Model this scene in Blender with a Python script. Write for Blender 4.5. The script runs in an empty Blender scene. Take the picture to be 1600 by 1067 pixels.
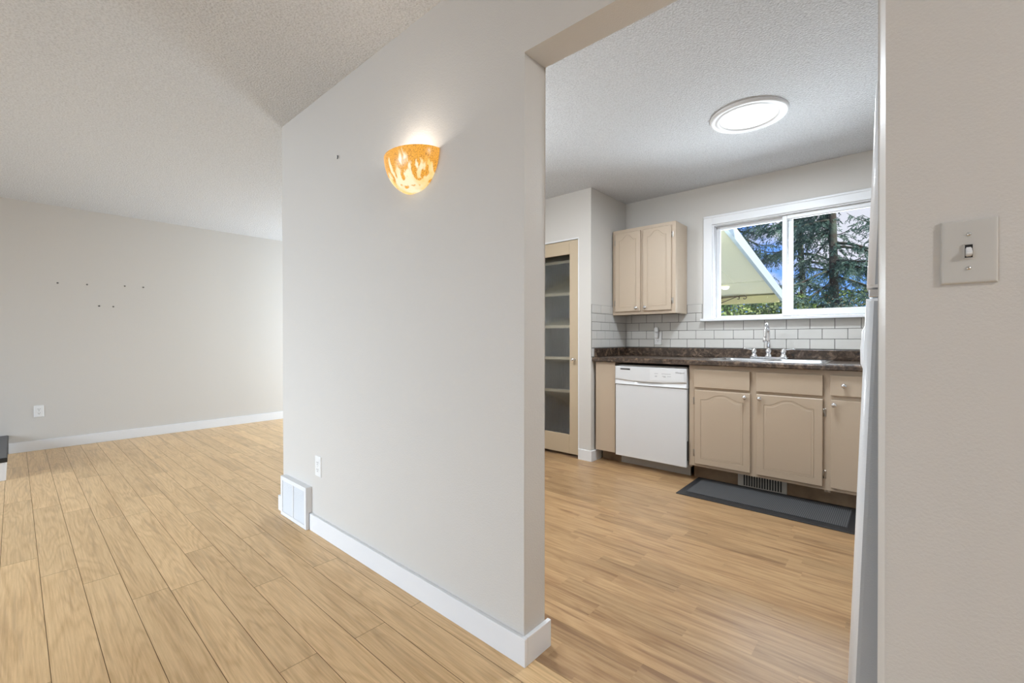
import bpy, bmesh, math, random
from mathutils import Vector, Matrix
PI = math.pi
S = bpy.context.scene
COL = S.collection

# ------------------------------------------------------------------ camera
cam_d = bpy.data.cameras.new('camera'); cam = bpy.data.objects.new('camera', cam_d); COL.objects.link(cam)
Fw = Vector((-0.66284137, 0.74873107, -0.0065645)); Rt = Vector((0.74875127, 0.66285028, -0.00102321)); Up = Vector((-0.00358517, 0.0055934, 0.99997793))
cam.matrix_world = Matrix(((Rt.x, Up.x, -Fw.x, 0), (Rt.y, Up.y, -Fw.y, 0), (Rt.z, Up.z, -Fw.z, 1.0971), (0, 0, 0, 1)))
cam_d.sensor_width = 36; cam_d.lens = 15.4985; cam_d.clip_start = 0.05; cam_d.clip_end = 400
S.camera = cam
S.view_settings.view_transform = 'Standard'; S.view_settings.look = 'None'
S.view_settings.gamma = 1; S.view_settings.use_curve_mapping = False
S.view_settings.exposure = 0.55

# ------------------------------------------------------------------ sky
W = bpy.data.worlds.new('sky'); S.world = W; W.use_nodes = True
wn = W.node_tree.nodes; wl = W.node_tree.links; wn.clear()
wo = wn.new('ShaderNodeOutputWorld'); wb = wn.new('ShaderNodeBackground'); tc = wn.new('ShaderNodeTexCoord')
mp = wn.new('ShaderNodeMapping'); mp.inputs['Scale'].default_value = (3.0, 3.0, 7.0); mp.inputs['Location'].default_value = (5.1, 1.7, 0.9)
nz = wn.new('ShaderNodeTexNoise'); nz.inputs['Scale'].default_value = 1.6; nz.inputs['Detail'].default_value = 6; nz.inputs['Roughness'].default_value = 0.55
cr = wn.new('ShaderNodeValToRGB'); cr.color_ramp.elements[0].position = 0.46; cr.color_ramp.elements[1].position = 0.58
sx = wn.new('ShaderNodeSeparateXYZ'); gr = wn.new('ShaderNodeValToRGB')
gr.color_ramp.elements[0].color = (0.17, 0.38, 0.82, 1); gr.color_ramp.elements[0].position = 0.0
gr.color_ramp.elements[1].color = (0.03, 0.14, 0.58, 1); gr.color_ramp.elements[1].position = 0.45
mx = wn.new('ShaderNodeMix'); mx.data_type = 'RGBA'; mx.inputs[7].default_value = (0.56, 0.58, 0.66, 1)
wl.new(tc.outputs['Generated'], mp.inputs[0]); wl.new(mp.outputs[0], nz.inputs['Vector']); wl.new(nz.outputs[0], cr.inputs[0])
wl.new(tc.outputs['Generated'], sx.inputs[0]); wl.new(sx.outputs[2], gr.inputs[0])
wl.new(cr.outputs[0], mx.inputs[0]); wl.new(gr.outputs[0], mx.inputs[6]); wl.new(mx.outputs[2], wb.inputs[0])
wb.inputs[1].default_value = 1.0
wl.new(wb.outputs[0], wo.inputs[0])

# ------------------------------------------------------------------ lights
def area(name, loc, rot, sx_, sy_, power, color=(1, 1, 1), spread=180):
    l = bpy.data.lights.new(name, 'AREA'); l.shape = 'RECTANGLE'; l.size = sx_; l.size_y = sy_; l.energy = power; l.color = color
    l.spread = math.radians(spread)
    o = bpy.data.objects.new(name, l); o.location = loc; o.rotation_euler = rot; COL.objects.link(o); return o
def point(name, loc, power, radius=0.05, color=(1, 1, 1)):
    l = bpy.data.lights.new(name, 'POINT'); l.energy = power; l.shadow_soft_size = radius; l.color = color
    o = bpy.data.objects.new(name, l); o.location = loc; COL.objects.link(o); return o
sun_d = bpy.data.lights.new('sun', 'SUN'); sun_d.energy = 4.2; sun_d.angle = math.radians(0.6); sun_d.color = (1, .95, .86)
sun = bpy.data.objects.new('sun', sun_d); COL.objects.link(sun)
sun.rotation_euler = Vector((-.72, .38, -.62)).to_track_quat('-Z', 'Y').to_euler()
DAY = (.75, .875, 1)
# daylight through the picture window behind the camera, the dining room's glass door and the kitchen window
area('daylight_living_window', (-3.6, -3.55, 1.15), (math.radians(69), 0, 0), 3.4, 1.5, 72, DAY, 100)
area('daylight_patio_door', (-5.45, 4.12, 1.05), (math.radians(-92), 0, 0), 1.4, 2.0, 66, DAY)
area('daylight_kitchen_window', (-.68, 4.36, 1.40), (math.radians(-112), 0, 0), 1.0, .5, 33, (.82, .92, 1))
KC = bpy.data.lights.new('added_kitchen_fill', 'AREA'); KC.shape = 'DISK'; KC.size = .28; KC.energy = 17; KC.color = (.88, .94, 1)  # added fill for the kitchen's left side, out of view behind the partition
KCo = bpy.data.objects.new('added_kitchen_fill', KC); KCo.location = (-2.15, 1.85, 2.335); COL.objects.link(KCo)
point('added_kitchen_glow', (-2.15, 1.85, 2.27), 11, .08, (.86, .93, 1))  # second part of the added fill, lifts the kitchen ceiling
point('hall_lamp_light', (1.9, .2, 2.2), 45, .05, (.97, .98, 1))
KL = bpy.data.lights.new('skylight_light', 'AREA'); KL.shape = 'DISK'; KL.size = .30; KL.energy = 22; KL.color = (.82, .91, 1)
KLo = bpy.data.objects.new('skylight_light', KL); KLo.location = (-.70, 2.94, 2.395); COL.objects.link(KLo)
point('sconce_bulb_light', (-1.546, 1.078, 1.825), 1.5, .025, (1, .97, .93))

# ------------------------------------------------------------------ materials
def mat(name, col, rough=.5, metal=0, spec=.5, bump=None, coat=0, noise=None):
    m = bpy.data.materials.new(name); m.use_nodes = True
    n = m.node_tree.nodes; l = m.node_tree.links; b = n['Principled BSDF']
    b.inputs['Base Color'].default_value = (*col, 1); b.inputs['Roughness'].default_value = rough; b.inputs['Metallic'].default_value = metal
    b.inputs['Specular IOR Level'].default_value = spec; b.inputs['Coat Weight'].default_value = coat
    t = n.new('ShaderNodeTexCoord')
    if bump:
        sc, st, dist = bump[:3]
        nn = n.new('ShaderNodeTexNoise'); nn.inputs['Scale'].default_value = sc; nn.inputs['Detail'].default_value = bump[3] if len(bump) > 3 else 3
        bb = n.new('ShaderNodeBump'); bb.inputs['Strength'].default_value = st; bb.inputs['Distance'].default_value = dist
        l.new(t.outputs['Object'], nn.inputs['Vector']); l.new(nn.outputs[0], bb.inputs['Height']); l.new(bb.outputs[0], b.inputs['Normal'])
    if noise:
        sc, c2, lo, hi = noise
        nn = n.new('ShaderNodeTexNoise'); nn.inputs['Scale'].default_value = sc; nn.inputs['Detail'].default_value = 4
        r = n.new('ShaderNodeMapRange'); r.inputs[1].default_value = lo; r.inputs[2].default_value = hi
        x = n.new('ShaderNodeMix'); x.data_type = 'RGBA'; x.inputs[6].default_value = (*col, 1); x.inputs[7].default_value = (*c2, 1)
        l.new(t.outputs['Object'], nn.inputs['Vector']); l.new(nn.outputs[0], r.inputs[0]); l.new(r.outputs[0], x.inputs[0]); l.new(x.outputs[2], b.inputs['Base Color'])
    return m
def math_node(n, l, op, a, b=None):
    x = n.new('ShaderNodeMath'); x.operation = op
    for i, v in enumerate((a, b)):
        if v is None: continue
        if hasattr(v, 'links') or hasattr(v, 'is_linked'): l.new(v, x.inputs[i])
        else: x.inputs[i].default_value = v
    return x.outputs[0]
M = {}
M['wall'] = mat('wall_paint', (.62, .592, .552), .55, bump=(210, .20, .004, 2), spec=.3)
M['ceil'] = mat('stipple_ceiling', (.69, .70, .715), .9, bump=(105, .8, .010, 3), spec=.1, noise=(120, (.56, .565, .575), .42, .68))
M['ceil'].node_tree.nodes['Principled BSDF'].inputs['Roughness'].default_value = .9
M['trim'] = mat('trim_white', (.77, .775, .785), .4)
M['plastic'] = mat('white_plastic', (.80, .80, .79), .3)
M['switch'] = mat('switch_plate_plastic', (.56, .545, .51), .28)
M['slot'] = mat('dark_slot', (.02, .02, .02), .6)
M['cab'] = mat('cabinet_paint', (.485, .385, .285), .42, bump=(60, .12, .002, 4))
M['cabup'] = M['cab']
M['door'] = mat('door_paint', (.50, .40, .275), .45)
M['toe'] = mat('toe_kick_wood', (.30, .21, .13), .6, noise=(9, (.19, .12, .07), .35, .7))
M['chrome'] = mat('chrome', (.82, .82, .84), .12, 1)
M['nickel'] = mat('aged_nickel', (.36, .33, .29), .32, 1)
M['steel'] = mat('brushed_steel', (.72, .73, .74), .24, 1)
M['appl'] = mat('appliance_white', (.68, .685, .69), .28, coat=.3)
M['dwside'] = mat('appliance_kick_grey', (.46, .44, .41), .45)
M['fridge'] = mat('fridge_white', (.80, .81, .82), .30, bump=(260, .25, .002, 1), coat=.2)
M['fridgeshade'] = mat('fridge_side_shaded', (.40, .405, .41), .42, bump=(260, .25, .002, 1))  # white side painted grey to carry the shade that falls on it
M['gasket'] = mat('gasket_grey', (.35, .35, .35), .6)
M['tile'] = mat('glazed_tile', (.60, .58, .545), .16, spec=.5)
M['grout'] = mat('dark_grout', (.10, .095, .088), .8)
M['black'] = mat('black_plastic', (.012, .012, .012), .45)
M['grey'] = mat('grey_print', (.25, .25, .26), .6)
M['matrub'] = mat('black_rubber', (.018, .019, .021), .5)
M['slate'] = mat('slate_top', (.30, .30, .30), .55, noise=(14, (.22, .22, .22), .35, .65))
M['darkslate'] = mat('dark_slate_border', (.10, .10, .105), .5)
M['soffit'] = mat('pale_yellow_soffit', (.92, .90, .62), .7, bump=(25, .1, .004, 3))
M['beam'] = mat('yellow_beam_paint', (.90, .80, .36), .6)
M['fascia'] = mat('pale_blue_fascia', (.50, .59, .61), .5)
M['roofing'] = mat('roofing', (.16, .15, .14), .9)
M['rust'] = mat('rusty_iron', (.16, .09, .05), .6, .4)
M['bark'] = mat('spruce_bark', (.060, .050, .036), .9, bump=(30, .8, .02, 4), noise=(9, (.075, .11, .08), .4, .65))
M['needle'] = mat('spruce_needles', (.045, .105, .085), .65, noise=(2.6, (.17, .27, .21), .42, .62), spec=.2)
M['leaf'] = mat('shrub_leaves', (.10, .20, .045), .5, noise=(3.5, (.38, .46, .16), .42, .66), spec=.3)
M['dead'] = mat('dry_needles', (.52, .32, .15), .8, noise=(8, (.62, .44, .25), .4, .6))
M['lawn'] = mat('lawn_grass', (.16, .22, .09), .9, noise=(5, (.24, .28, .13), .3, .7))
M['pantry'] = mat('pantry_interior', (.84, .86, .88), .7)
M['shelf'] = mat('cream_shelf', (.74, .68, .52), .6)
M['paper'] = mat('dark_outside', (.30, .30, .30), .8)

def countertop_mat():
    m = mat('granite_look_laminate', (.06, .045, .035), .26, spec=.5)
    n = m.node_tree.nodes; l = m.node_tree.links; b = n['Principled BSDF']; t = n.new('ShaderNodeTexCoord')
    a = n.new('ShaderNodeTexNoise'); a.inputs['Scale'].default_value = 24; a.inputs['Detail'].default_value = 8; a.inputs['Roughness'].default_value = .78; a.inputs['Distortion'].default_value = .5
    r = n.new('ShaderNodeValToRGB'); e = r.color_ramp.elements
    e[0].position = .34; e[0].color = (.012, .009, .008, 1); e[1].position = .72; e[1].color = (.27, .185, .125, 1)
    k = e.new(.5); k.color = (.058, .037, .025, 1)
    l.new(t.outputs['Object'], a.inputs['Vector']); l.new(a.outputs[0], r.inputs[0]); l.new(r.outputs[0], b.inputs['Base Color'])
    return m
M['counter'] = countertop_mat()

def wood_mat(name, c_lo, c_hi, var, rough, contour, c_dark, dark_amt, fs=130, lw=.15):
    """per-board tone comes from the mesh attribute 'rnd', grain from the board's own UV"""
    m = bpy.data.materials.new(name); m.use_nodes = True; n = m.node_tree.nodes; l = m.node_tree.links; b = n['Principled BSDF']
    uv = n.new('ShaderNodeUVMap'); uv.uv_map = 'UVMap'
    at = n.new('ShaderNodeAttribute'); at.attribute_name = 'rnd'
    def noise(sc, det, rgh, dist=0, s=(1, 1, 1)):
        mpp = n.new('ShaderNodeMapping'); mpp.inputs['Scale'].default_value = s; l.new(uv.outputs[0], mpp.inputs[0])
        x = n.new('ShaderNodeTexNoise'); x.inputs['Scale'].default_value = sc; x.inputs['Detail'].default_value = det; x.inputs['Roughness'].default_value = rgh; x.inputs['Distortion'].default_value = dist
        l.new(mpp.outputs[0], x.inputs['Vector']); return x.outputs[0]
    big = noise(1, 2.0, .45, .3, (.85, 8, 1))
    lines = math_node(n, l, 'SINE', math_node(n, l, 'MULTIPLY', big, contour))
    lines = math_node(n, l, 'MULTIPLY_ADD', lines, .5); 
    lines.node.inputs[2].default_value = .5; lines = math_node(n, l, 'POWER', lines, 2.2)
    fine = noise(1, 4, .65, 0, (5, fs, 1))
    tone = noise(1, 2, .5, .2, (1.1, 5, 1))
    mixf = math_node(n, l, 'ADD', math_node(n, l, 'MULTIPLY', lines, -lw), math_node(n, l, 'MULTIPLY', fine, 1.0))
    mixf = math_node(n, l, 'ADD', mixf, math_node(n, l, 'MULTIPLY', tone, .45))
    rr = n.new('ShaderNodeMapRange'); rr.inputs[1].default_value = .30; rr.inputs[2].default_value = .88; l.new(mixf, rr.inputs[0])
    c = n.new('ShaderNodeMix'); c.data_type = 'RGBA'; c.inputs[6].default_value = (*c_lo, 1); c.inputs[7].default_value = (*c_hi, 1); l.new(rr.outputs[0], c.inputs[0])
    # darker heart streaks
    st = noise(1, 3, .6, .6, (1.6, 22, 1))
    sr = n.new('ShaderNodeMapRange'); sr.inputs[1].default_value = .53; sr.inputs[2].default_value = .68; sr.inputs[4].default_value = dark_amt; l.new(st, sr.inputs[0])
    d = n.new('ShaderNodeMix'); d.data_type = 'RGBA'; d.inputs[7].default_value = (*c_dark, 1); l.new(sr.outputs[0], d.inputs[0]); l.new(c.outputs[2], d.inputs[6])
    # board to board tone
    hv = n.new('ShaderNodeHueSaturation'); vv = math_node(n, l, 'MULTIPLY_ADD', at.outputs['Fac'], var); vv.node.inputs[2].default_value = 1 - var / 2
    l.new(vv, hv.inputs['Value']); l.new(d.outputs[2], hv.inputs['Color']); l.new(hv.outputs[0], b.inputs['Base Color'])
    b.inputs['Roughness'].default_value = rough; b.inputs['Specular IOR Level'].default_value = .45
    bp = n.new('ShaderNodeBump'); bp.inputs['Strength'].default_value = .12; bp.inputs['Distance'].default_value = .002; l.new(mixf, bp.inputs['Height']); l.new(bp.outputs[0], b.inputs['Normal'])
    return m
M['oak'] = wood_mat('oak_laminate', (.52, .315, .138), (.79, .545, .290), .12, .36, 95, (.36, .22, .11), .40, 150, .16)
M['maple'] = wood_mat('maple_strip_laminate', (.275, .150, .067), (.455, .292, .148), .26, .33, 70, (.22, .115, .055), .8, 75, .18)
M['groove'] = mat('board_groove', (.15, .080, .030), .8)

def mat_weave():
    m = mat('ribbed_grey_carpet', (.09, .09, .09), .85)
    n = m.node_tree.nodes; l = m.node_tree.links; b = n['Principled BSDF']; t = n.new('ShaderNodeTexCoord')
    w = n.new('ShaderNodeTexWave'); w.inputs['Scale'].default_value = 32; w.bands_direction = 'X'
    w2 = n.new('ShaderNodeTexWave'); w2.inputs['Scale'].default_value = 60; w2.bands_direction = 'Y'
    l.new(t.outputs['Object'], w.inputs[0]); l.new(t.outputs['Object'], w2.inputs[0])
    k = math_node(n, l, 'MULTIPLY', w.outputs['Fac'], math_node(n, l, 'MULTIPLY_ADD', w2.outputs['Fac'], .5))
    k.links[0] if k.links else None
    x = n.new('ShaderNodeMix'); x.data_type = 'RGBA'; x.inputs[6].default_value = (.028, .028, .030, 1); x.inputs[7].default_value = (.090, .090, .092, 1)
    l.new(w.outputs['Fac'], x.inputs[0]); l.new(x.outputs[2], b.inputs['Base Color'])
    return m
M['weave'] = mat_weave()

def glass_mat(name, rough=0, tint=(1, 1, 1)):
    m = mat(name, tint, rough); b = m.node_tree.nodes['Principled BSDF']; b.inputs['Transmission Weight'].default_value = 1; b.inputs['IOR'].default_value = 1.45
    return m
def thin_glass():
    m = bpy.data.materials.new('window_glass'); m.use_nodes = True; n = m.node_tree.nodes; l = m.node_tree.links; n.clear()
    o = n.new('ShaderNodeOutputMaterial'); tr = n.new('ShaderNodeBsdfTransparent'); gl = n.new('ShaderNodeBsdfGlossy'); gl.inputs['Roughness'].default_value = .01
    fr = n.new('ShaderNodeFresnel'); fr.inputs[0].default_value = 1.35; mm = n.new('ShaderNodeMixShader')
    l.new(fr.outputs[0], mm.inputs[0]); l.new(tr.outputs[0], mm.inputs[1]); l.new(gl.outputs[0], mm.inputs[2]); l.new(mm.outputs[0], o.inputs[0]); return m
M['glass'] = thin_glass()
M['reed'] = glass_mat('reeded_glass', .09, (.97, .985, 1))

def sconce_mat():
    m = bpy.data.materials.new('amber_art_glass'); m.use_nodes = True; n = m.node_tree.nodes; l = m.node_tree.links; b = n['Principled BSDF']
    t = n.new('ShaderNodeTexCoord'); s = n.new('ShaderNodeSeparateXYZ'); l.new(t.outputs['Object'], s.inputs[0])
    # local z: 0 at the rim, negative downward; drips reach down unevenly
    mp_ = n.new('ShaderNodeMapping'); mp_.inputs['Scale'].default_value = (22, 22, 6); l.new(t.outputs['Object'], mp_.inputs[0])
    a = n.new('ShaderNodeTexNoise'); a.inputs['Scale'].default_value = 1.9; a.inputs['Detail'].default_value = 2.5; l.new(mp_.outputs[0], a.inputs['Vector'])
    g = math_node(n, l, 'MULTIPLY_ADD', s.outputs[2], 5.0); g.node.inputs[2].default_value = .20
    f = math_node(n, l, 'ADD', g, math_node(n, l, 'MULTIPLY', a.outputs[0], 1.9))
    r = n.new('ShaderNodeMapRange'); r.inputs[1].default_value = .62; r.inputs[2].default_value = .78; l.new(f, r.inputs[0])
    v = n.new('ShaderNodeTexVoronoi'); v.inputs['Scale'].default_value = 260; l.new(t.outputs['Object'], v.inputs['Vector'])
    vr = n.new('ShaderNodeValToRGB'); e = vr.color_ramp.elements; e[0].position = .30; e[0].color = (1.0, .44, .035, 1); e[1].position = .85; e[1].color = (.45, .15, .005, 1)
    l.new(v.outputs['Distance'], vr.inputs[0])
    a2 = n.new('ShaderNodeTexNoise'); a2.inputs['Scale'].default_value = 9; a2.inputs['Detail'].default_value = 3; l.new(t.outputs['Object'], a2.inputs['Vector'])
    lr = n.new('ShaderNodeValToRGB'); e = lr.color_ramp.elements; e[0].position = .40; e[0].color = (1, .88, .62, 1); e[1].position = .56; e[1].color = (.98, .62, .18, 1); l.new(a2.outputs[0], lr.inputs[0])
    x = n.new('ShaderNodeMix'); x.data_type = 'RGBA'; l.new(r.outputs[0], x.inputs[0]); l.new(lr.outputs[0], x.inputs[6]); l.new(vr.outputs[0], x.inputs[7])
    b.inputs['Base Color'].default_value = (.25, .18, .08, 1); b.inputs['Roughness'].default_value = .25
    l.new(x.outputs[2], b.inputs['Emission Color']); b.inputs['Emission Strength'].default_value = .64
    return m
M['amber'] = sconce_mat()
def emit(name, col, st):
    m = bpy.data.materials.new(name); m.use_nodes = True; b = m.node_tree.nodes['Principled BSDF']
    b.inputs['Base Color'].default_value = (.8, .8, .8, 1); b.inputs['Emission Color'].default_value = (*col, 1); b.inputs['Emission Strength'].default_value = st; return m
M['bulb'] = emit('bulb_glow', (1, .95, .85), 6)
def lens_mat():
    m = emit('skylight_diffuser', (.93, .97, 1), 1.0); n = m.node_tree.nodes; l = m.node_tree.links; b = n['Principled BSDF']
    t = n.new('ShaderNodeTexCoord'); a = n.new('ShaderNodeTexNoise'); a.inputs['Scale'].default_value = 9; a.inputs['Detail'].default_value = 2; l.new(t.outputs['Object'], a.inputs['Vector'])
    r = n.new('ShaderNodeMapRange'); r.inputs[1].default_value = .35; r.inputs[2].default_value = .65; r.inputs[3].default_value = .48; r.inputs[4].default_value = .85
    l.new(a.outputs[0], r.inputs[0]); l.new(r.outputs[0], b.inputs['Emission Strength']); return m
M['lens'] = lens_mat()

# ------------------------------------------------------------------ mesh helpers
def box(bm, x0, x1, y0, y1, z0, z1, bev=0, seg=2, mi=0):
    vs = [bm.verts.new(p) for p in ((x0, y0, z0), (x1, y0, z0), (x1, y1, z0), (x0, y1, z0), (x0, y0, z1), (x1, y0, z1), (x1, y1, z1), (x0, y1, z1))]
    fs = [bm.faces.new([vs[i] for i in q]) for q in ((3, 2, 1, 0), (4, 5, 6, 7), (0, 1, 5, 4), (1, 2, 6, 5), (2, 3, 7, 6), (3, 0, 4, 7))]
    for f in fs: f.material_index = mi
    if bev:
        es = list({e for f in fs for e in f.edges})
        r = bmesh.ops.bevel(bm, geom=es, offset=bev, segments=seg, profile=.5, affect='EDGES', material=mi)
    return fs
def frames(pts):
    pts = [Vector(p) for p in pts]; out = []; prev = None
    for i, p in enumerate(pts):
        d = (pts[min(i + 1, len(pts) - 1)] - pts[max(i - 1, 0)]).normalized()
        if prev is None:
            a = Vector((0, 0, 1)) if abs(d.z) < .9 else Vector((1, 0, 0)); u = d.cross(a).normalized()
        else: u = (prev - d * prev.dot(d)).normalized()
        prev = u; out.append((p, u, d.cross(u)))
    return out
def tube(bm, pts, r, n=10, cap=True, mi=0):
    rs = r if isinstance(r, (list, tuple)) else [r] * len(pts); rings = []
    for (p, u, v), q in zip(frames(pts), rs):
        rings.append([bm.verts.new(p + u * math.cos(2 * PI * k / n) * q + v * math.sin(2 * PI * k / n) * q) for k in range(n)])
    for a, b in zip(rings, rings[1:]):
        for k in range(n):
            f = bm.faces.new((a[k], a[(k + 1) % n], b[(k + 1) % n], b[k])); f.smooth = True; f.material_index = mi
    if cap: bm.faces.new(rings[0][::-1]).material_index = mi; bm.faces.new(rings[-1]).material_index = mi
def lathe(bm, prof, n=24, center=(0, 0, 0), axis='Z', a0=0, a1=2 * PI):
    """prof: (radius, height) pairs"""
    full = abs(a1 - a0 - 2 * PI) < 1e-6; m = n if full else n + 1; rings = []
    c = Vector(center)
    for r, h in prof:
        ring = []
        for k in range(m):
            a = a0 + (a1 - a0) * k / n; x, y = r * math.cos(a), r * math.sin(a)
            p = {'Z': (x, y, h), 'Y': (x, h, y), 'X': (h, x, y)}[axis]; ring.append(bm.verts.new(c + Vector(p)))
        rings.append(ring)
    for a, b in zip(rings, rings[1:]):
        for k in range(n if full else n):
            k2 = (k + 1) % m
            if not full and k + 1 > n: continue
            try: f = bm.faces.new((a[k], a[k2], b[k2], b[k])); f.smooth = True
            except ValueError: pass
def prism(bm, pts, axis, a, b):
    """polygon pts (2D) extruded along axis from a to b; 2D = remaining axes in xyz order"""
    def P(q, t): return {'X': (t, q[0], q[1]), 'Y': (q[0], t, q[1]), 'Z': (q[0], q[1], t)}[axis]
    A = [bm.verts.new(P(q, a)) for q in pts]; Bv = [bm.verts.new(P(q, b)) for q in pts]
    bm.faces.new(A[::-1]); bm.faces.new(Bv)
    for i in range(len(pts)):
        j = (i + 1) % len(pts); bm.faces.new((A[i], A[j], Bv[j], Bv[i]))
def obj(name, bm, mats, parent=None, loc=None, smooth=False):
    bmesh.ops.remove_doubles(bm, verts=bm.verts, dist=1e-6)
    bmesh.ops.recalc_face_normals(bm, faces=bm.faces)
    me = bpy.data.meshes.new(name); bm.to_mesh(me); bm.free()
    for m in (mats if isinstance(mats, (list, tuple)) else [mats]): me.materials.append(m)
    o = bpy.data.objects.new(name, me); COL.objects.link(o)
    if parent: o.parent = parent
    if loc: o.location = loc
    if smooth:
        for f in me.polygons: f.use_smooth = True
    return o
def tag(o, label=None, cat=None, group=None, kind=None):
    for k, v in (('label', label), ('category', cat), ('group', group), ('kind', kind)):
        if v: o[k] = v
    return o
def thing(name, label, cat, loc=(0, 0, 0), group=None):
    o = bpy.data.objects.new(name, None); o.location = loc; COL.objects.link(o); return tag(o, label, cat, group)
def struct(name, bm, m, label=None):
    o = obj(name, bm, m); tag(o, label, None, None, 'structure'); return o
def B(): return bmesh.new()
def bx(name, m, dims, parent=None, bev=0, seg=2):
    b = B(); box(b, *dims, bev=bev, seg=seg); return obj(name, b, m, parent)
def copy_tree(o, loc=None):
    c = o.copy(); COL.objects.link(c)
    if loc: c.location = loc
    for ch in o.children:
        d = ch.copy(); COL.objects.link(d); d.parent = c
        for g in ch.children:
            e = g.copy(); COL.objects.link(e); e.parent = d
    return c

# ------------------------------------------------------------------ room numbers
ZC = 2.44
XL = -6.39; XR = 2.8; YF = -3.6; YD = 4.2
YP, TH = 1.135, .1155            # partition face, thickness
XE, XJ, XK = -2.959, -.951, -.035  # partition's free end, left and right jamb
ZH = 2.054                        # header
YB, XS, YS = 4.067, -2.078, 3.409  # kitchen back wall, side wall of the pantry, pantry front
XKR = .78                         # kitchen's right wall
BB, BH = .0156, .095

# ------------------------------------------------------------------ floors
def boards(name, rows, m, groove):
    """rows: (y0, y1, [x joints]); each board a face of its own with its own grain offset"""
    bm = B(); uv = bm.loops.layers.uv.new('UVMap'); at = bm.faces.layers.float.new('rnd'); rnd = random.Random(7)
    for y0, y1, xs, gx, gy0, gy1 in rows:
        for a, b in zip(xs, xs[1:]):
            vs = [bm.verts.new(p) for p in ((a + gx, y0 + gy0, 0), (b - gx, y0 + gy0, 0), (b - gx, y1 - gy1, 0), (a + gx, y1 - gy1, 0))]
            f = bm.faces.new(vs); f[at] = rnd.random(); ou, ov = rnd.uniform(0, 60), rnd.uniform(0, 60)
            fl = rnd.choice((-1, 1))
            for lp in f.loops: lp[uv].uv = (lp.vert.co.x * fl + ou, (lp.vert.co.y - y0) * fl + ov)
    return bm
def finish_floor(name, bm, m, x0, x1, y0, y1):
    fs = box(bm, x0, x1, y0, y1, -.12, -.0012, mi=1)
    me = bpy.data.meshes.new(name); bm.to_mesh(me); bm.free(); me.materials.append(m); me.materials.append(M['groove'])
    o = bpy.data.objects.new(name, me); COL.objects.link(o); o['kind'] = 'structure'; return o
known = {-1: -3.247, 0: -2.966, 1: -2.739, 2: -2.421, 3: -2.381, 4: -2.737, 5: -2.139, 6: -2.706, 7: -2.115, 8: -1.50}
rows = []; rr = random.Random(3)
for k in range(-31, 33):
    y0 = .0735 + .1245 * k; y1 = y0 + .1245
    x = known.get(k, -2.9 + rr.uniform(0, 1.2)); xs = []
    while x > XL: x -= 1.21
    while x < XR: x += 1.21; xs.append(min(x, XR))
    xs = [XL] + xs
    if k >= 8:
        if y1 > YD: break
        if k > 8: xs = [q for q in xs if q < XE - .3] + [XE + .10]
    y0c = max(y0, YF)
    if y1 <= YF: continue
    rows.append((y0c, y1, xs, .0009, .0009, .0009))
rows.append((rows[-1][1], YD, [XL, -5.2, -4.0, XE + .10], .0006, .001, .001))
finish_floor('floor', boards('floor', rows, 0, 0), M['oak'], XL, XR, YF, YD)
rows = []; y = 1.1735; k = 0; rr = random.Random(12)
# planks 0.19 wide printed as two strips each
yy = 1.304 - .19; 
while yy < YB:
    for s in range(2):
        a = max(yy + s * .19 / 2, 1.1735); b = min(yy + (s + 1) * .19 / 2, YB)
        if b - a < .004: continue
        xs = [-3.0 + rr.uniform(0, .2)]; 
        while xs[-1] < XKR: xs.append(xs[-1] + rr.uniform(.34, .85))
        xs[0] = -2.96; xs[-1] = XKR
        rows.append((a, b, xs, 0, .0003 if s == 0 else 0, 0))
    yy += .19
bmk = boards('floor', rows, 0, 0)
for v in bmk.verts: v.co.z = .0012
ofk = finish_floor('floor_kitchen', bmk, M['maple'], -2.94, XKR, 1.1735, YB)

# ------------------------------------------------------------------ walls
bm = B()
box(bm, XL - .2, XR + .2, YF - .2, YD + .2, ZC, ZC + .15)
struct('ceiling', bm, M['ceil'])
def wall_open(name, axis, t0, t1, a0, a1, opens, m=None):
    """wall slab across axis (thickness t0..t1) running a0..a1, openings (b0,b1,z0,z1), sorted"""
    bm = B()
    def bb(p, q, z0, z1):
        if q - p < 1e-4 or z1 - z0 < 1e-4: return
        if axis == 'Y': box(bm, p, q, t0, t1, z0, z1)
        else: box(bm, t0, t1, p, q, z0, z1)
    c = a0
    for b0, b1, z0, z1 in opens:
        bb(c, b0, 0, ZC); bb(b0, b1, 0, z0); bb(b0, b1, z1, ZC); c = b1
    bb(c, a1, 0, ZC)
    return struct(name, bm, m or M['wall'])
# partition with the opening: one outline, bull-nosed jamb edges
def partition():
    bm = B()
    out = [(XE, 0), (XJ, 0), (XJ, ZH), (XK, ZH), (XK, 0), (XR, 0), (XR, ZC), (XE, ZC)]
    prism(bm, out, 'Y', YP, YP + TH)
    bm.edges.ensure_lookup_table(); es = []
    for e in bm.edges:
        p, q = e.verts[0].co, e.verts[1].co
        if abs(p.x - q.x) < 1e-5 and abs(p.y - q.y) < 1e-5 and (abs(p.x - XJ) < 1e-4 or abs(p.x - XK) < 1e-4 or abs(p.x - XE) < 1e-4): es.append(e)
    for v in bm.verts:
        if abs(v.co.x - XK) < 1e-4: v.co.x = -.0240 if v.co.y < YP + .01 else -.0386
    bmesh.ops.bevel(bm, geom=es, offset=.004, segments=3, profile=.5, affect='EDGES')
    return struct('wall_partition', bm, M['wall'])
partition()
wall_open('wall_left', 'X', XL - .12, XL, YF - .12, YD + .12, [])
wall_open('wall_right', 'X', XR, XR + .12, YF - .12, YB + .12, [])
wall_open('wall_rear', 'Y', YF - .12, YF, XL, XR, [(-5.4, -1.8, .4, 2.0)])
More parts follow.
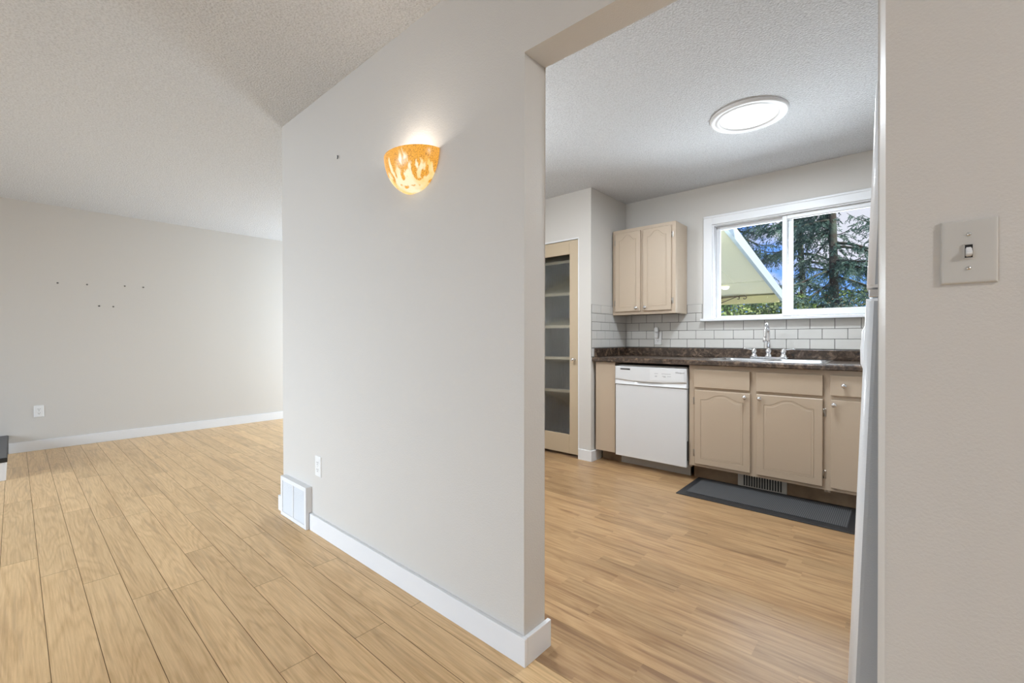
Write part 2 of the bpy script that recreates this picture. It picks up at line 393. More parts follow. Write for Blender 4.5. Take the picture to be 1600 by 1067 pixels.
wall_open('wall_dining', 'Y', YD, YD + .12, XL, XE + .10, [(-6.15, -4.75, .03, 2.1)])
WX0, WX1, WZ0, WZ1 = -1.25, -.09, 1.265, 2.095
wall_open('wall_kitchen_back', 'Y', YB, YB + .14, XE + .10, XR, [(WX0, WX1, WZ0, WZ1)])
bm = B(); box(bm, XE + .004, XE + .104, YP + TH, YD - .0, 0, ZC); struct('wall_kitchen_left', bm, M['wall'])
bm = B(); box(bm, XKR, XKR + .1, YP + TH, YB, 0, ZC); struct('wall_kitchen_right', bm, M['wall'])
DX0, DX1, DZ1 = -2.830, -2.208, 2.012
wall_open('wall_pantry', 'Y', YS, YS + .09, XE + .104, XS, [(DX0, DX1, 0, DZ1)])
bm = B(); box(bm, XS - .09, XS, YS + .09, YB, 0, ZC); struct('wall_pantry_side', bm, M['wall'])

# ------------------------------------------------------------------ baseboards
def base_profile(d):
    return [(0, 0), (-d, 0), (-d, BH - .004), (-d + .004, BH), (0, BH)]
def baseboard(name, segs):
    """segs: boxes"""
    bm = B()
    for s in segs: box(bm, *s, bev=.0015, seg=1)
    return struct(name, bm, M['trim'])
GX0, GX1 = -2.888, -2.550     # the grille's place on the partition
baseboard('baseboard_partition', [(GX1 + .003, XJ + BB, YP - BB, YP, 0, BH), (XJ, XJ + BB, YP, YP + TH + BB, 0, BH)])
baseboard('baseboard_partition_end', [(XE - .040, XE, YP - BB, YP + TH, 0, BH), (XE, GX0 - .021, YP - BB, YP, 0, BH)])
baseboard('baseboard_left', [(XL, XL + BB, -.04, YD, 0, .10)])
baseboard('baseboard_pantry', [(DX1 + .004, XS + BB, YS - BB, YS, 0, BH), (XS, XS + BB, YS, YS + .155, 0, BH)])
baseboard('baseboard_dining', [(-4.70, XE - .0, YD - BB, YD, 0, BH)])
baseboard('baseboard_rear', [(XL, XR, YF, YF + BB, 0, BH)])
baseboard('baseboard_right_partition', [(-.024, XR, YP - BB, YP, 0, BH)])

# ------------------------------------------------------------------ kitchen window
def kitchen_window():
    root = bpy.data.objects.new('window_1', None); COL.objects.link(root); root['kind'] = 'structure'
    CX0, CX1, CZ1 = -1.322, -.018, 2.168
    bm = B()   # flat casing with a stepped inner edge
    for (x0, x1, z0, z1) in ((CX0, WX0 - .0, 1.268, CZ1), (WX1, CX1, 1.268, CZ1), (WX0, WX1, WZ1 - .004, CZ1)):
        box(bm, x0, x1, YB - .017, YB, z0, z1, bev=.002, seg=1)
    box(bm, CX0 - .0, CX1, YB - .022, YB, CZ1 - .018, CZ1 + .0, bev=.003, seg=1)
    obj('window_casing', bm, M['trim'], root)
    bm = B(); box(bm, CX0 - .012, CX1 + .012, YB - .066, YB + .045, 1.247, 1.270, bev=.004); obj('window_stool', bm, M['trim'], root)
    bm = B()   # jamb lining
    y0, y1 = YB - .002, YB + .13
    box(bm, WX0, WX0 + .012, y0, y1, WZ0, WZ1); box(bm, WX1 - .012, WX1, y0, y1, WZ0, WZ1); box(bm, WX0 + .012, WX1 - .012, y0, y1, WZ1 - .012, WZ1); box(bm, WX0 + .012, WX1 - .012, YB + .045, y1, WZ0, WZ0 + .010)
    obj('jamb_lining', bm, M['trim'], root)
    def sash(name, x0, x1, z0, z1, y, w, wb, wr=None):
        wr = wr or w
        bm = B()
        box(bm, x0, x0 + w, y - .018, y + .018, z0, z1, bev=.003, seg=1); box(bm, x1 - wr, x1, y - .018, y + .018, z0, z1, bev=.003, seg=1)
        box(bm, x0 + w, x1 - wr, y - .018, y + .018, z0, z0 + wb, bev=.003, seg=1); box(bm, x0 + w, x1 - wr, y - .018, y + .018, z1 - w, z1, bev=.003, seg=1)
        s = obj(name, bm, M['trim'], root)
        bm = B(); box(bm, x0 + w - .003, x1 - wr + .003, y - .002, y + .002, z0 + wb - .003, z1 - w + .003); obj('pane', bm, M['glass'], s)
    sash('fixed_sash', WX0 + .012, -.66, WZ0 + .006, WZ1 - .012, YB + .085, .028, .024, .03)
    sash('sliding_sash', -.725, WX1 - .012, WZ0 + .012, WZ1 - .012, YB + .045, .034, .050, .034)
kitchen_window()
for nm, (a0, a1, z0, z1, y) in {'window_2': (-5.4, -1.8, .4, 2.0, YF - .06), 'window_3': (-6.15, -4.75, .03, 2.1, YD + .06)}.items():
    bm = B(); w = .05
    for s in ((a0, a0 + w, z0, z1), (a1 - w, a1, z0, z1), (a0 + w, a1 - w, z0, z0 + w), (a0 + w, a1 - w, z1 - w, z1), ((a0 + a1) / 2 - .03, (a0 + a1) / 2 + .03, z0 + w, z1 - w)):
        box(bm, s[0], s[1], y - .03, y + .03, s[2], s[3])
    f = struct(nm, bm, M['trim'])
    bm = B(); box(bm, a0 + w, a1 - w, y - .002, y + .002, z0 + w, z1 - w); obj('pane', bm, M['glass'], f)

# ------------------------------------------------------------------ pantry door, shelves
def pantry_door():
    root = bpy.data.objects.new('door_1', None); COL.objects.link(root); root['kind'] = 'structure'
    x0, x1, z0, z1 = DX0 + .006, DX1 - .006, .030, DZ1 - .010; y0, y1 = YS + .002, YS + .037; st = .094
    gz0, gz1 = .206, 1.878
    bm = B()
    box(bm, x0, x0 + st, y0, y1, z0, z1, bev=.002, seg=1); box(bm, x1 - st, x1, y0, y1, z0, z1, bev=.002, seg=1)
    box(bm, x0 + st, x1 - st, y0, y1, z0, gz0, bev=.002, seg=1); box(bm, x0 + st, x1 - st, y0, y1, gz1, z1, bev=.002, seg=1)
    obj('door_frame', bm, M['door'], root)
    bm = B(); gx0, gx1 = x0 + st, x1 - st; n = 40 * 8; rows_ = []
    for k in range(n + 1):
        x = gx0 + (gx1 - gx0) * k / n; d = .0012 * abs(math.sin(PI * k / 8))
        rows_.append([bm.verts.new((x, y0 + .012 - d, gz0)), bm.verts.new((x, y0 + .012 - d, gz1)), bm.verts.new((x, y0 + .018, gz1)), bm.verts.new((x, y0 + .018, gz0))])
    for a, b in zip(rows_, rows_[1:]):
        for i in range(4): f = bm.faces.new((a[i], b[i], b[(i + 1) % 4], a[(i + 1) % 4])); f.smooth = (i == 0)
    bm.faces.new(rows_[0]); bm.faces.new(rows_[-1])
    obj('reeded_pane', bm, M['reed'], root)
    bm = B(); lathe(bm, [(0, -.050), (.010, -.050), (.015, -.043), (.015, -.034), (.007, -.024), (.006, -.006), (.013, -.001), (.013, 0)], 20, (x1 - .036, y0, .905), 'Y')
    obj('door_knob', bm, M['chrome'], root)
pantry_door()
bm = B()
for s in ((DX0 - .002, DX0 + .004, YS - .003, YS + .09, 0, DZ1), (DX1 - .004, DX1 + .004, YS - .003, YS + .09, 0, DZ1), (DX0, DX1, YS - .003, YS + .09, DZ1 - .005, DZ1 + .006)): box(bm, *s)
struct('trim_1', bm, M['trim'])
bm = B(); box(bm, XE + .106, XS - .092, YB - .012, YB - .002, 0, ZC - .02); box(bm, XE + .105, XE + .112, YS + .092, YB - .013, 0, ZC - .02); box(bm, XS - .1, XS - .0915, YS + .092, YB - .013, 0, ZC - .02)
struct('trim_2', bm, M['pantry'])
sh = ['top', 'second', 'third', 'fourth', 'lowest']
for i, z in enumerate((1.775, 1.484, 1.197, .918, .629)):
    o = bx('pantry_shelf', M['shelf'], (XE + .113, XS - .101, YS + .14, YB - .014, z - .012, z + .012))
    tag(o, f'cream wooden shelf behind the ribbed glass pantry door, {sh[i]} of five', 'shelf', 'shelves in the pantry')

# ------------------------------------------------------------------ tile backsplash (tiles as geometry over grout)
def tiles(name, axis, plane, sgn, a0, a1, z0, z1, joint0, cut):
    """tiles .1555 x .078 running bond on a wall; cut(a,b,z,w) -> list of visible rects"""
    bm = B(); P_, Hh, g = .1556, .078, .0034; top = 1.403
    def rect(a, b, c, d, t0, t1, mi, bev):
        q0, q1 = sorted((plane + sgn * t0, plane + sgn * t1))
        if axis == 'Y': box(bm, a, b, q0, q1, c, d, bev=bev, seg=1, mi=mi)
        else: box(bm, q0, q1, a, b, c, d, bev=bev, seg=1, mi=mi)
    for zone in cut:
        rect(zone[0], zone[1], zone[2], zone[3], 0, .004, 1, 0)
        for r in range(6):
            zt = top - r * Hh; zb = zt - Hh
            off = joint0 + (P_ / 2 if r % 2 else 0); k = math.floor((zone[0] - off) / P_) - 1
            while off + k * P_ < zone[1]:
                a = max(off + k * P_, zone[0]); b = min(off + (k + 1) * P_, zone[1]); k += 1
                c, d = max(zb, zone[2]), min(zt, zone[3])
                if b - a < .008 or d - c < .008: continue
                rect(a + g / 2, b - g / 2, c + g / 2, d - g / 2, .003, .0075, 0, .0012)
    return struct(name, bm, [M['tile'], M['grout']])
tiles('trim_3', 'Y', YB, -1, 0, 0, 0, 0, -1.155 - .0, [(XS + .008, -1.335, 1.247, 1.403), (XS + .008, XKR, 1.010, 1.247)])
tiles('trim_4', 'X', XS, 1, 0, 0, 0, 0, 3.572, [(YS + .006, YB, 1.010, 1.403), (YS + .006, 3.455, .928, 1.010)])

# ------------------------------------------------------------------ cabinets
def arch_outline(x0, x1, z0, z1, hs, d=0):
    """counter-clockwise outline, bottom left first; top edge with shoulders and an arch; d = inward offset"""
    x0 += d; x1 -= d; z0 += d; z1 -= d; zs = z1 - hs; pts = [(x0, z0), (x1, z0), (x1, zs)]
    n = 20; w = x1 - x0; e = .09 * w
    for k in range(n + 1):
        u = k / n; x = x1 - e - (w - 2 * e) * u; sm = min(1, 2.3 * min(u, 1 - u)); pts.append((x, zs + hs * (sm * sm * (3 - 2 * sm)) * (.93 + .07 * math.sin(PI * u))))
    pts.append((x0, zs)); return pts
def panel_door(bm, x0, x1, z0, z1, y, th, inset, hs, bev=.002):
    """door slab with front at y; routed arched groove round a raised field"""
    zb = y + th
    def ring(pts, yy): return [bm.verts.new((p[0], yy, p[1])) for p in pts]
    c = .003
    oo = ring([(x0, z0), (x1, z0), (x1, z1), (x0, z1)], zb); o1 = ring([(x0, z0), (x1, z0), (x1, z1), (x0, z1)], y + c)
    o2 = ring([(x0 + c, z0 + c), (x1 - c, z0 + c), (x1 - c, z1 - c), (x0 + c, z1 - c)], y)
    for a, b in ((oo, o1), (o1, o2)):
        for i in range(4): j = (i + 1) % 4; bm.faces.new((a[i], a[j], b[j], b[i]))
    bm.faces.new(oo)
    X0, X1, Z0, Z1 = x0 + inset, x1 - inset, z0 + inset, z1 - inset * .62
    R = [ring(arch_outline(X0, X1, Z0, Z1, hs, d), yy) for d, yy in ((0, y), (.0014, y + .0030), (.0028, y + .0030), (.0040, y + .0006), (.0150, y + .0010), (.0162, y + .0002), (.0172, y))]
    for a, b in zip(R, R[1:]):
        for i in range(len(a)): j = (i + 1) % len(a); bm.faces.new((a[i], a[j], b[j], b[i]))
    bm.faces.new(R[-1])
    es = []
    for rg in (o2, R[0]):
        for i in range(len(rg)):
            e = bm.edges.get((rg[i], rg[(i + 1) % len(rg)])) or bm.edges.new((rg[i], rg[(i + 1) % len(rg)])); es.append(e)
    bmesh.ops.triangle_fill(bm, use_beauty=True, edges=es)
def knob(parent, x, y, z):
    bm = B(); lathe(bm, [(0, -.030), (.006, -.0295), (.012, -.027), (.0155, -.022), (.015, -.017), (.008, -.012), (.006, -.008), (.010, -.002), (.011, 0)], 20, (x, y, z), 'Y')
    for a in (PI / 4, -PI / 4):
        dx, dz = math.cos(a) * .010, math.sin(a) * .010; tube(bm, [(x - dx, y - .0285, z - dz), (x, y - .0305, z), (x + dx, y - .0285, z + dz)], .0016, 6)
    return obj('knob', bm, M['chrome'], parent)
def hinge(parent, x, y, z, s):
    bm = B(); box(bm, min(x, x + s * .014), max(x, x + s * .014), y - .003, y, z - .026, z + .026, bev=.001, seg=1)
    tube(bm, [(x, y - .006, z - .024), (x, y - .006, z + .024)], .0042, 8)
    return obj('hinge', bm, M['nickel'], parent)
YC = 3.452; YFR = YC + .018        # door fronts, face frame front
ZCT = .893                         # underside of the counter
def carcass(root, x0, x1, frame_open, side0=True):
    t = .016
    bm = B()
    box(bm, x0 + .001, x0 + t, YFR + .018, YB - .012, .10, ZCT - .004); box(bm, x1 - t, x1 - .001, YFR + .018, YB - .012, .10, ZCT - .004)
    box(bm, x0 + t, x1 - t, YFR + .018, YB - .012, .118, .134); box(bm, x0 + t, x1 - t, YB - .022, YB - .012, .134, ZCT - .006)
    obj('carcass', bm, M['cab'], root)
    bm = B()
    xs = sorted({x0, x1} | {v for o in frame_open for v in o[:2]}); zs = sorted({.118, ZCT - .002} | {v for o in frame_open for v in o[2:]})
    for a, b in zip(xs, xs[1:]):
        for c, d in zip(zs, zs[1:]):
            if any(o[0] <= a and b <= o[1] and o[2] <= c and d <= o[3] for o in frame_open): continue
            box(bm, a, b, YFR, YFR + .018, c, d)
    bmesh.ops.remove_doubles(bm, verts=bm.verts, dist=1e-5)
    obj('face_frame', bm, M['cab'], root)
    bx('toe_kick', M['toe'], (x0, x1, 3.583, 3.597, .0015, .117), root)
def slab(name, root, x0, x1, z0, z1):
    return bx(name, M['cab'], (x0, x1, YC, YC + .0175, z0, z1), root, bev=.003, seg=2)
# sink base
SX0, SX1, SX2 = -1.236, -.361, .24
r1 = thing('base_cabinet', 'beige painted sink cabinet with two arched doors under the kitchen window', 'cabinet')
carcass(r1, SX0, SX1, [(-1.17, -.825, .16, .69), (-.745, -.40, .16, .69), (-1.17, -.825, .745, .84), (-.745, -.40, .745, .84)])
slab('drawer_front', r1, -1.195, -.808, .724, .860); slab('drawer_front', r1, -.768, -.383, .724, .859)
for (x0, x1, kx, hx, s) in ((-1.190, -.805, -.839, -1.193, -1), (-.766, -.382, -.744, -.379, 1)):
    bm = B(); panel_door(bm, x0, x1, .140, .704, YC, .0175, .045, .040); d = obj('door', bm, M['cab'], r1)
    knob(d, kx, YC, .676)
    for z in (.618, .218): hinge(d, hx, YFR, z, s)
r2 = thing('base_cabinet', 'beige base cabinet with one drawer over a plain door beside the white fridge', 'cabinet')
carcass(r2, SX1, SX2, [(-.30, .20, .16, .69), (-.30, .20, .745, .84)])
d = slab('drawer', r2, -.343, .21, .731, .861); knob(d, -.272, YC, .798); knob(d, .14, YC, .798)
d = slab('door', r2, -.340, -.07, .140, .704); knob(d, -.322, YC, .674)
for z in (.618, .218): hinge(d, -.067, YFR, z, 1)
d = slab('door', r2, -.050, .21, .140, .704); knob(d, -.03, YC, .674)
# filler left of the dishwasher
r3 = thing('end_panel', 'plain beige cabinet end panel between the pantry corner and the dishwasher', 'cabinet panel')
bx('panel', M['cab'], (XS + .020, -1.866, YC + .006, YC + .024, .104, ZCT - .002), r3, bev=.0015, seg=1)
bx('side_panel', M['cab'], (-1.886, -1.869, YC + .025, YB - .012, .104, ZCT - .004), r3)
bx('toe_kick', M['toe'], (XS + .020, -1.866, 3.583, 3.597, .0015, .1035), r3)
# upper cabinet
UX0, UX1, UZ0, UZ1, UY = -2.066, -1.466, 1.318, 2.113, 3.768
ru = thing('wall_cabinet', 'beige two-door wall cabinet hung on the tiles left of the window', 'cabinet')
bm = B(); box(bm, UX0, UX0 + .016, UY + .036, YB - .010, UZ0, UZ1); box(bm, UX1 - .016, UX1, UY + .036, YB - .010, UZ0, UZ1, bev=.001, seg=1)
box(bm, UX0 + .016, UX1 - .016, UY + .036, YB - .010, UZ0 + .008, UZ0 + .024); box(bm, UX0 + .016, UX1 - .016, UY + .036, YB - .010, UZ1 - .016, UZ1); box(bm, UX0 + .016, UX1 - .016, YB - .018, YB - .010, UZ0 + .024, UZ1 - .016)
obj('carcass', bm, M['cab'], ru)
bm = B()
for s in ((UX0, UX0 + .035, UZ0, UZ1), (UX1 - .038, UX1, UZ0, UZ1), (-1.79, -1.748, UZ0 + .035, UZ1 - .035), (UX0 + .035, UX1 - .038, UZ0, UZ0 + .035), (UX0 + .035, UX1 - .038, UZ1 - .035, UZ1)): box(bm, s[0], s[1], UY + .018, UY + .036, s[2], s[3])
obj('face_frame', bm, M['cab'], ru)
for (x0, x1, kx, hx, s) in ((-2.034, -1.784, -1.818, -2.037, -1), (-1.757, -1.500, -1.733, -1.497, 1)):
    bm = B(); panel_door(bm, x0, x1, 1.346, 2.080, UY, .0175, .040, .045); d = obj('door', bm, M['cab'], ru)
    knob(d, kx, UY, 1.376)
    for z in (2.000, 1.428): hinge(d, hx, UY + .018, z, s)

# ------------------------------------------------------------------ countertop, sink, faucet
KX0, KX1, KY0, KY1 = -1.118, -.372, 3.515, 4.005   # sink rim
CT = .933
rc = thing('countertop', 'dark brown granite-look laminate countertop under the tiled wall', 'countertop')
bm = B(); cx1 = SX2 + .01
hx0, hx1, hy0, hy1 = KX0 + .012, KX1 - .012, KY0 + .012, KY1 - .012
prof = [(3.425, ZCT + .006), (3.431, ZCT), (hy0, ZCT), (hy0, CT), (3.445, CT), (3.434, CT - .004), (3.426, CT - .012)]
prism(bm, prof, 'X', XS + .001, cx1)
box(bm, XS + .001, hx0, hy0, YB - .011, ZCT, CT); box(bm, hx1, cx1, hy0, YB - .011, ZCT, CT); box(bm, hx0, hx1, hy1, YB - .011, ZCT, CT)
obj('worktop', bm, M['counter'], rc)
bm = B(); box(bm, XS + .022, cx1, YB - .031, YB - .0085, CT + .0004, 1.009, bev=.004); box(bm, XS + .001, XS + .021, 3.458, YB - .0085, CT + .0004, 1.009, bev=.004)
obj('backsplash_lip', bm, M['counter'], rc)
def rrect(x0, x1, y0, y1, r, n=5):
    out = []
    for cx, cy, a in ((x1 - r, y1 - r, 0), (x0 + r, y1 - r, 90), (x0 + r, y0 + r, 180), (x1 - r, y0 + r, 270)):
        for k in range(n + 1): t = math.radians(a + 90 * k / n); out.append((cx + r * math.cos(t), cy + r * math.sin(t)))
    return out
def sink():
    root = thing('kitchen_sink', 'stainless double-bowl sink set in the brown countertop below the window', 'sink')
    bm = B()
    def ring(p, z): return [bm.verts.new((a, b, z)) for a, b in p]
    def join(a, b):
        for i in range(len(a)): j = (i + 1) % len(a); f = bm.faces.new((a[i], a[j], b[j], b[i])); f.smooth = True
    o0 = ring(rrect(KX0, KX1, KY0, KY1, .03), CT + .0006); o1 = ring(rrect(KX0 + .003, KX1 - .003, KY0 + .003, KY1 - .003, .028), CT + .007); o2 = ring(rrect(KX0 + .014, KX1 - .014, KY0 + .014, KY1 - .014, .02), CT + .0035)
    join(o0, o1); join(o1, o2); es = []
    mid = (KX0 + KX1) / 2
    for x0, x1 in ((KX0 + .030, mid - .014), (mid + .014, KX1 - .030)):
        y0, y1 = KY0 + .030, KY1 - .085
        rs = [ring(rrect(x0, x1, y0, y1, .05), CT + .0035), ring(rrect(x0 + .006, x1 - .006, y0 + .006, y1 - .006, .05), CT - .004), ring(rrect(x0 + .014, x1 - .014, y0 + .014, y1 - .014, .05), CT - .15), ring(rrect(x0 + .045, x1 - .045, y0 + .045, y1 - .045, .03), CT - .172)]
        for a, b in zip(rs, rs[1:]): join(a, b)
        bm.faces.new(rs[-1])
        es += [bm.edges.get((rs[0][i], rs[0][(i + 1) % len(rs[0])])) for i in range(len(rs[0]))]
    es += [bm.edges.get((o2[i], o2[(i + 1) % len(o2)])) for i in range(len(o2))]
    bmesh.ops.triangle_fill(bm, use_beauty=True, edges=es)
    obj('basin', bm, M['steel'], root)
    for cx in ((KX0 + .030 + mid - .014) / 2, (mid + .014 + KX1 - .030) / 2):
        bm = B(); lathe(bm, [(0, CT - .170), (.030, CT - .169), (.042, CT - .166), (.044, CT - .1715)], 20, (cx, KY0 + .20, 0)); obj('drain', bm, M['chrome'], root)
    return root
sink()
def faucet():
    fx, fy, z0 = -.792, 3.955, CT + .0045
    root = thing('faucet', 'chrome gooseneck faucet with two lever handles on the sink', 'faucet', (fx, fy, z0))
    bm = B(); pts = rrect(-.135, .135, -.028, .028, .027, 6); prism(bm, pts, 'Z', 0, .014)
    es = [e for e in bm.edges if all(v.co.z > .013 for v in e.verts)]; bmesh.ops.bevel(bm, geom=es, offset=.005, segments=2, affect='EDGES'); obj('deck_plate', bm, M['chrome'], root)
    bm = B(); lathe(bm, [(.0, .014), (.024, .014), (.026, .020), (.020, .030), (.017, .040), (.021, .052), (.021, .060), (.015, .072), (.013, .085), (.0, .086)], 20); obj('spout_base', bm, M['chrome'], root)
    bm = B(); pts = [(0, 0, .080), (0, 0, .15), (0, 0, .195)]
    R_ = .055
    for k in range(1, 13):
        a = PI * k / 12 * 1.02; pts.append((0, -R_ + R_ * math.cos(a), .195 + R_ * 1.35 * math.sin(a)))
    pts += [(0, -2 * R_ - .003, .178), (0, -2 * R_ - .005, .150)]
    tube(bm, pts, [.0115] * 3 + [.0105] * (len(pts) - 5) + [.0105, .0115], 14)
    lathe(bm, [(.0, 0), (.014, 0), (.0165, .010), (.0155, .022), (.011, .036)], 16, (0, -2 * R_ - .005, .130)); obj('spout', bm, M['chrome'], root)
    for s in (-1, 1):
        bm = B(); x = s * .102
        lathe(bm, [(0, .014), (.025, .014), (.026, .020), (.019, .028), (.015, .040), (.0205, .050), (.0205, .058), (.012, .066), (.015, .074), (.0, .080)], 18, (x, 0, 0))
        tube(bm, [(x, 0, .068), (x + s * .030, .0, .072), (x + s * .062, .0, .078), (x + s * .080, .0, .074)], [.0055, .0045, .0050, .0075], 10)
        obj('lever_handle', bm, M['chrome'], root)
faucet()

# ------------------------------------------------------------------ dishwasher
def text_part(name, body, size, loc, parent, m):
    c = bpy.data.curves.new(name, 'FONT'); c.body = body; c.size = size; c.extrude = .0003; c.resolution_u = 3
    t = bpy.data.objects.new('lettering_curve', c); COL.objects.link(t); dg = bpy.context.evaluated_depsgraph_get(); dg.update()
    me = bpy.data.meshes.new_from_object(t.evaluated_get(dg)); bpy.data.objects.remove(t); bpy.data.curves.remove(c)
    me.materials.clear(); me.materials.append(m)
    o = bpy.data.objects.new(name, me); COL.objects.link(o); o.location = loc; o.rotation_euler = (PI / 2, 0, 0); o.parent = parent; return o
def dishwasher():
    x0, x1 = -1.856, -1.244; yf = 3.436
    root = thing('dishwasher', 'white built-in dishwasher under the brown countertop', 'dishwasher')
    bx('tub', M['dwside'], (x0 + .012, x1 - .012, yf + .045, 4.0, .10, .872), root)
    bm = B(); box(bm, x0 + .002, x1 - .002, yf + .006, yf + .043, .094, .7045, bev=.006, seg=3); obj('door', bm, M['appl'], root)
    # control panel: height field with a crescent finger pull
    bm = B(); nx, nz = 80, 44; z0, z1 = .708, .862; g = []
    for i in range(nx + 1):
        u = -1 + 2 * i / nx; col = []
        for j in range(nz + 1):
            z = z0 + (z1 - z0) * j / nz; x = (x0 + x1) / 2 + u * (x1 - x0) / 2
            zc = .756 - .016 * (1 - u * u)               # crescent line
            dmax = .010 + .014 * max(0, 1 - (u / .42) ** 2)
            d = 0
            if z < zc: t_ = (zc - z) / max(zc - .712, 1e-4); d = dmax * min(1, t_ / .18) * max(0, 1 - max(0, t_ - .18) / .82)
            if j == nz: d = .006
            if i in (0, nx): d = max(d, .005)
            col.append(bm.verts.new((x, yf + d, z)))
        g.append(col)
    for i in range(nx):
        for j in range(nz): f = bm.faces.new((g[i][j], g[i + 1][j], g[i + 1][j + 1], g[i][j + 1])); f.smooth = True
    bk = [[bm.verts.new((x, yf + .042, z)) for z in (z0, z1)] for x in (x0, x1)]
    L = g[0]; bm.faces.new(L[::-1] + [bk[0][0], bk[0][1]]) if False else None
    for cols, b in ((g[0], bk[0]), (g[-1], bk[1])): bm.faces.new(cols + [b[1], b[0]])
    bm.faces.new([c[-1] for c in g] + [bk[1][1], bk[0][1]]); bm.faces.new([c[0] for c in g] + [bk[1][0], bk[0][0]]); bm.faces.new([bk[0][0], bk[1][0], bk[1][1], bk[0][1]])
    cp = obj('control_panel', bm, M['appl'], root)
    bm = B()
    for k in range(9): a = x0 + .052 + k * .0100; box(bm, a, a + .0088, yf - .0012, yf + .003, .8335 - k * .0002, .8445, mi=0)
    obj('vent_slots', bm, M['black'], cp)
    bm = B(); box(bm, x0 + .315, x1 - .020, yf - .0010, yf + .002, .757, .848, bev=.0008, seg=1); obj('button_overlay', bm, mat('overlay_white', (.74, .745, .75), .35), cp)
    bm = B(); rr = random.Random(5)
    for (a, b, z, n) in ((.355, .385, .812, 4), (.415, .49, .812, 9), (.36, .38, .793, 2), (.42, .45, .793, 3), (.462, .492, .793, 3), (.36, .378, .787, 2), (.43, .45, .787, 2)):
        for k in range(n): p = x0 + a + (b - a) * k / n; box(bm, p, p + (b - a) / n * .6, yf - .0018, yf, z, z + .0035)
    tag(obj('button_markings', bm, M['grey'], cp), kind='stuff')
    text_part('brand_lettering', 'Whirlpool', .017, (x1 - .088, yf - .0018, .823), cp, M['grey'])
    bm = B(); box(bm, -1.865, -1.262, 3.578, 3.594, .0015, .120); box(bm, -1.865, -1.859, 3.574, 3.578, .0015, .12); box(bm, -1.27, -1.262, 3.574, 3.578, .0015, .12)
    obj('toe_panel', bm, M['dwside'], root)
    for x in (x0 + .03, x1 - .03):
        for y in (3.70, 3.95): bm = B(); lathe(bm, [(0, .001), (.02, .001), (.02, .01), (.008, .012), (.008, .11), (0, .11)], 12, (x, y, 0)); obj('foot', bm, M['black'], root)
    bx('latch_strip', M['black'], (x1 + .0005, x1 + .006, yf + .012, yf + .030, .15, .30), root)
dishwasher()

# ------------------------------------------------------------------ kitchen mat and toe-kick register
rm = thing('kitchen_mat', 'black-bordered ribbed grey floor mat in front of the sink cabinet', 'mat')
bx('rubber_border', M['matrub'], (-1.197, -.165, 3.098, 3.568, .001, .007), rm, bev=.003)
bx('ribbed_inset', M['weave'], (-1.150, -.232, 3.170, 3.525, .0072, .0105), rm, bev=.001, seg=1)
rg = thing('floor_register', 'beige heating vent with black slots in the toe kick behind the mat', 'vent')
bx('vent_frame', mat('register_beige', (.52, .50, .46), .5), (-.915, -.600, 3.574, 3.5825, .004, .100), rg, bev=.001, seg=1)
bm = B(); 
for k in range(15): a = -.876 + k * .0168; box(bm, a, a + .0098, 3.5728, 3.576, .012, .092)
tag(obj('vent_slots', bm, M['slot'], rg), 'black slots')

# ------------------------------------------------------------------ fridge (leans back slightly on its feet)
def fridge():
    root = thing('refrigerator', 'tall white top-freezer fridge seen edge-on past the right jamb', 'fridge', (-.106, 1.305, 0))
    root.rotation_euler = (0, math.radians(1.95), 0)
    D, Wd = .74, .72
    bx('cabinet', M['fridgeshade'], (.075, D, .004, Wd - .004, .045, 1.672), root, bev=.006)
    bx('gasket', M['gasket'], (.066, .0745, .012, Wd - .012, .12, 1.66), root)
    def door(name, z0, z1):
        bm = B()
        prof = [(.004 * (2 * (q / Wd) - 1) ** 2 - .002 + r, q) for q, r in
                [(0, .022), (.001, .015), (.004, .009), (.009, .004), (.015, .001), (.022, 0)] + [(.022 + (Wd - .044) * k / 16, 0) for k in range(1, 16)] + [(Wd - .022, 0), (Wd - .015, .001), (Wd - .009, .004), (Wd - .004, .009), (Wd - .001, .015), (Wd, .022)]]
        poly = prof + [(.065, Wd), (.065, 0)]
        prism(bm, poly, 'Z', z0, z1)
        es = [e for e in bm.edges if abs(e.verts[0].co.z - e.verts[1].co.z) < 1e-6]
        bmesh.ops.bevel(bm, geom=es, offset=.006, segments=2, affect='EDGES')
        o = obj(name, bm, M['fridge'], root)
        o.data.materials.append(M['fridgeshade'])
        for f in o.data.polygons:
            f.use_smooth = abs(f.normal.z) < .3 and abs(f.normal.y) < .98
            if f.normal.y < -.98: f.material_index = 1  # near side face gets the darker white with shade in its colour
        return o
    lo = door('fridge_door', .11, 1.190); hi = door('freezer_door', 1.215, 1.690)
    for par, za, zb, q in ((lo, .95, 1.17, -.030), (hi, 1.235, 1.42, -.006)):
        bm = B(); y = Wd - .075
        tube(bm, [(.006, y, za), (q * .4, y, za + .02), (q * .9, y, za + .06), (q, y, (za + zb) / 2), (q * .9, y, zb - .05), (q * .4, y, zb - .012), (.006, y, zb)], [.008, .009, .010, .010, .010, .009, .008], 12)
        obj('door_handle', bm, M['fridge'], par)
    bm = B(); box(bm, .006, .075, .010, .075, 1.193, 1.212, bev=.002); tube(bm, [(.030, .020, 1.186), (.030, .020, 1.220)], .006, 10)
    obj('hinge', bm, M['steel'], root)
    bm = B(); box(bm, .012, .085, .015, .07, 1.6915, 1.703, bev=.003); obj('hinge_cover', bm, M['fridge'], root)
    bx('kick_grille', M['gasket'], (.05, .065, .03, Wd - .03, .045, .10), root)
    for x, h in ((.10, .0), (.68, .0)):
        for y in (.06, Wd - .06): bm = B(); z = .0012 + x * .034 ; lathe(bm, [(0, z + .002), (.018, z + .002), (.018, z + .012), (.006, z + .014), (.006, .05), (0, .05)], 12, (x, y, 0)); obj('foot', bm, M['black'], root)
fridge()

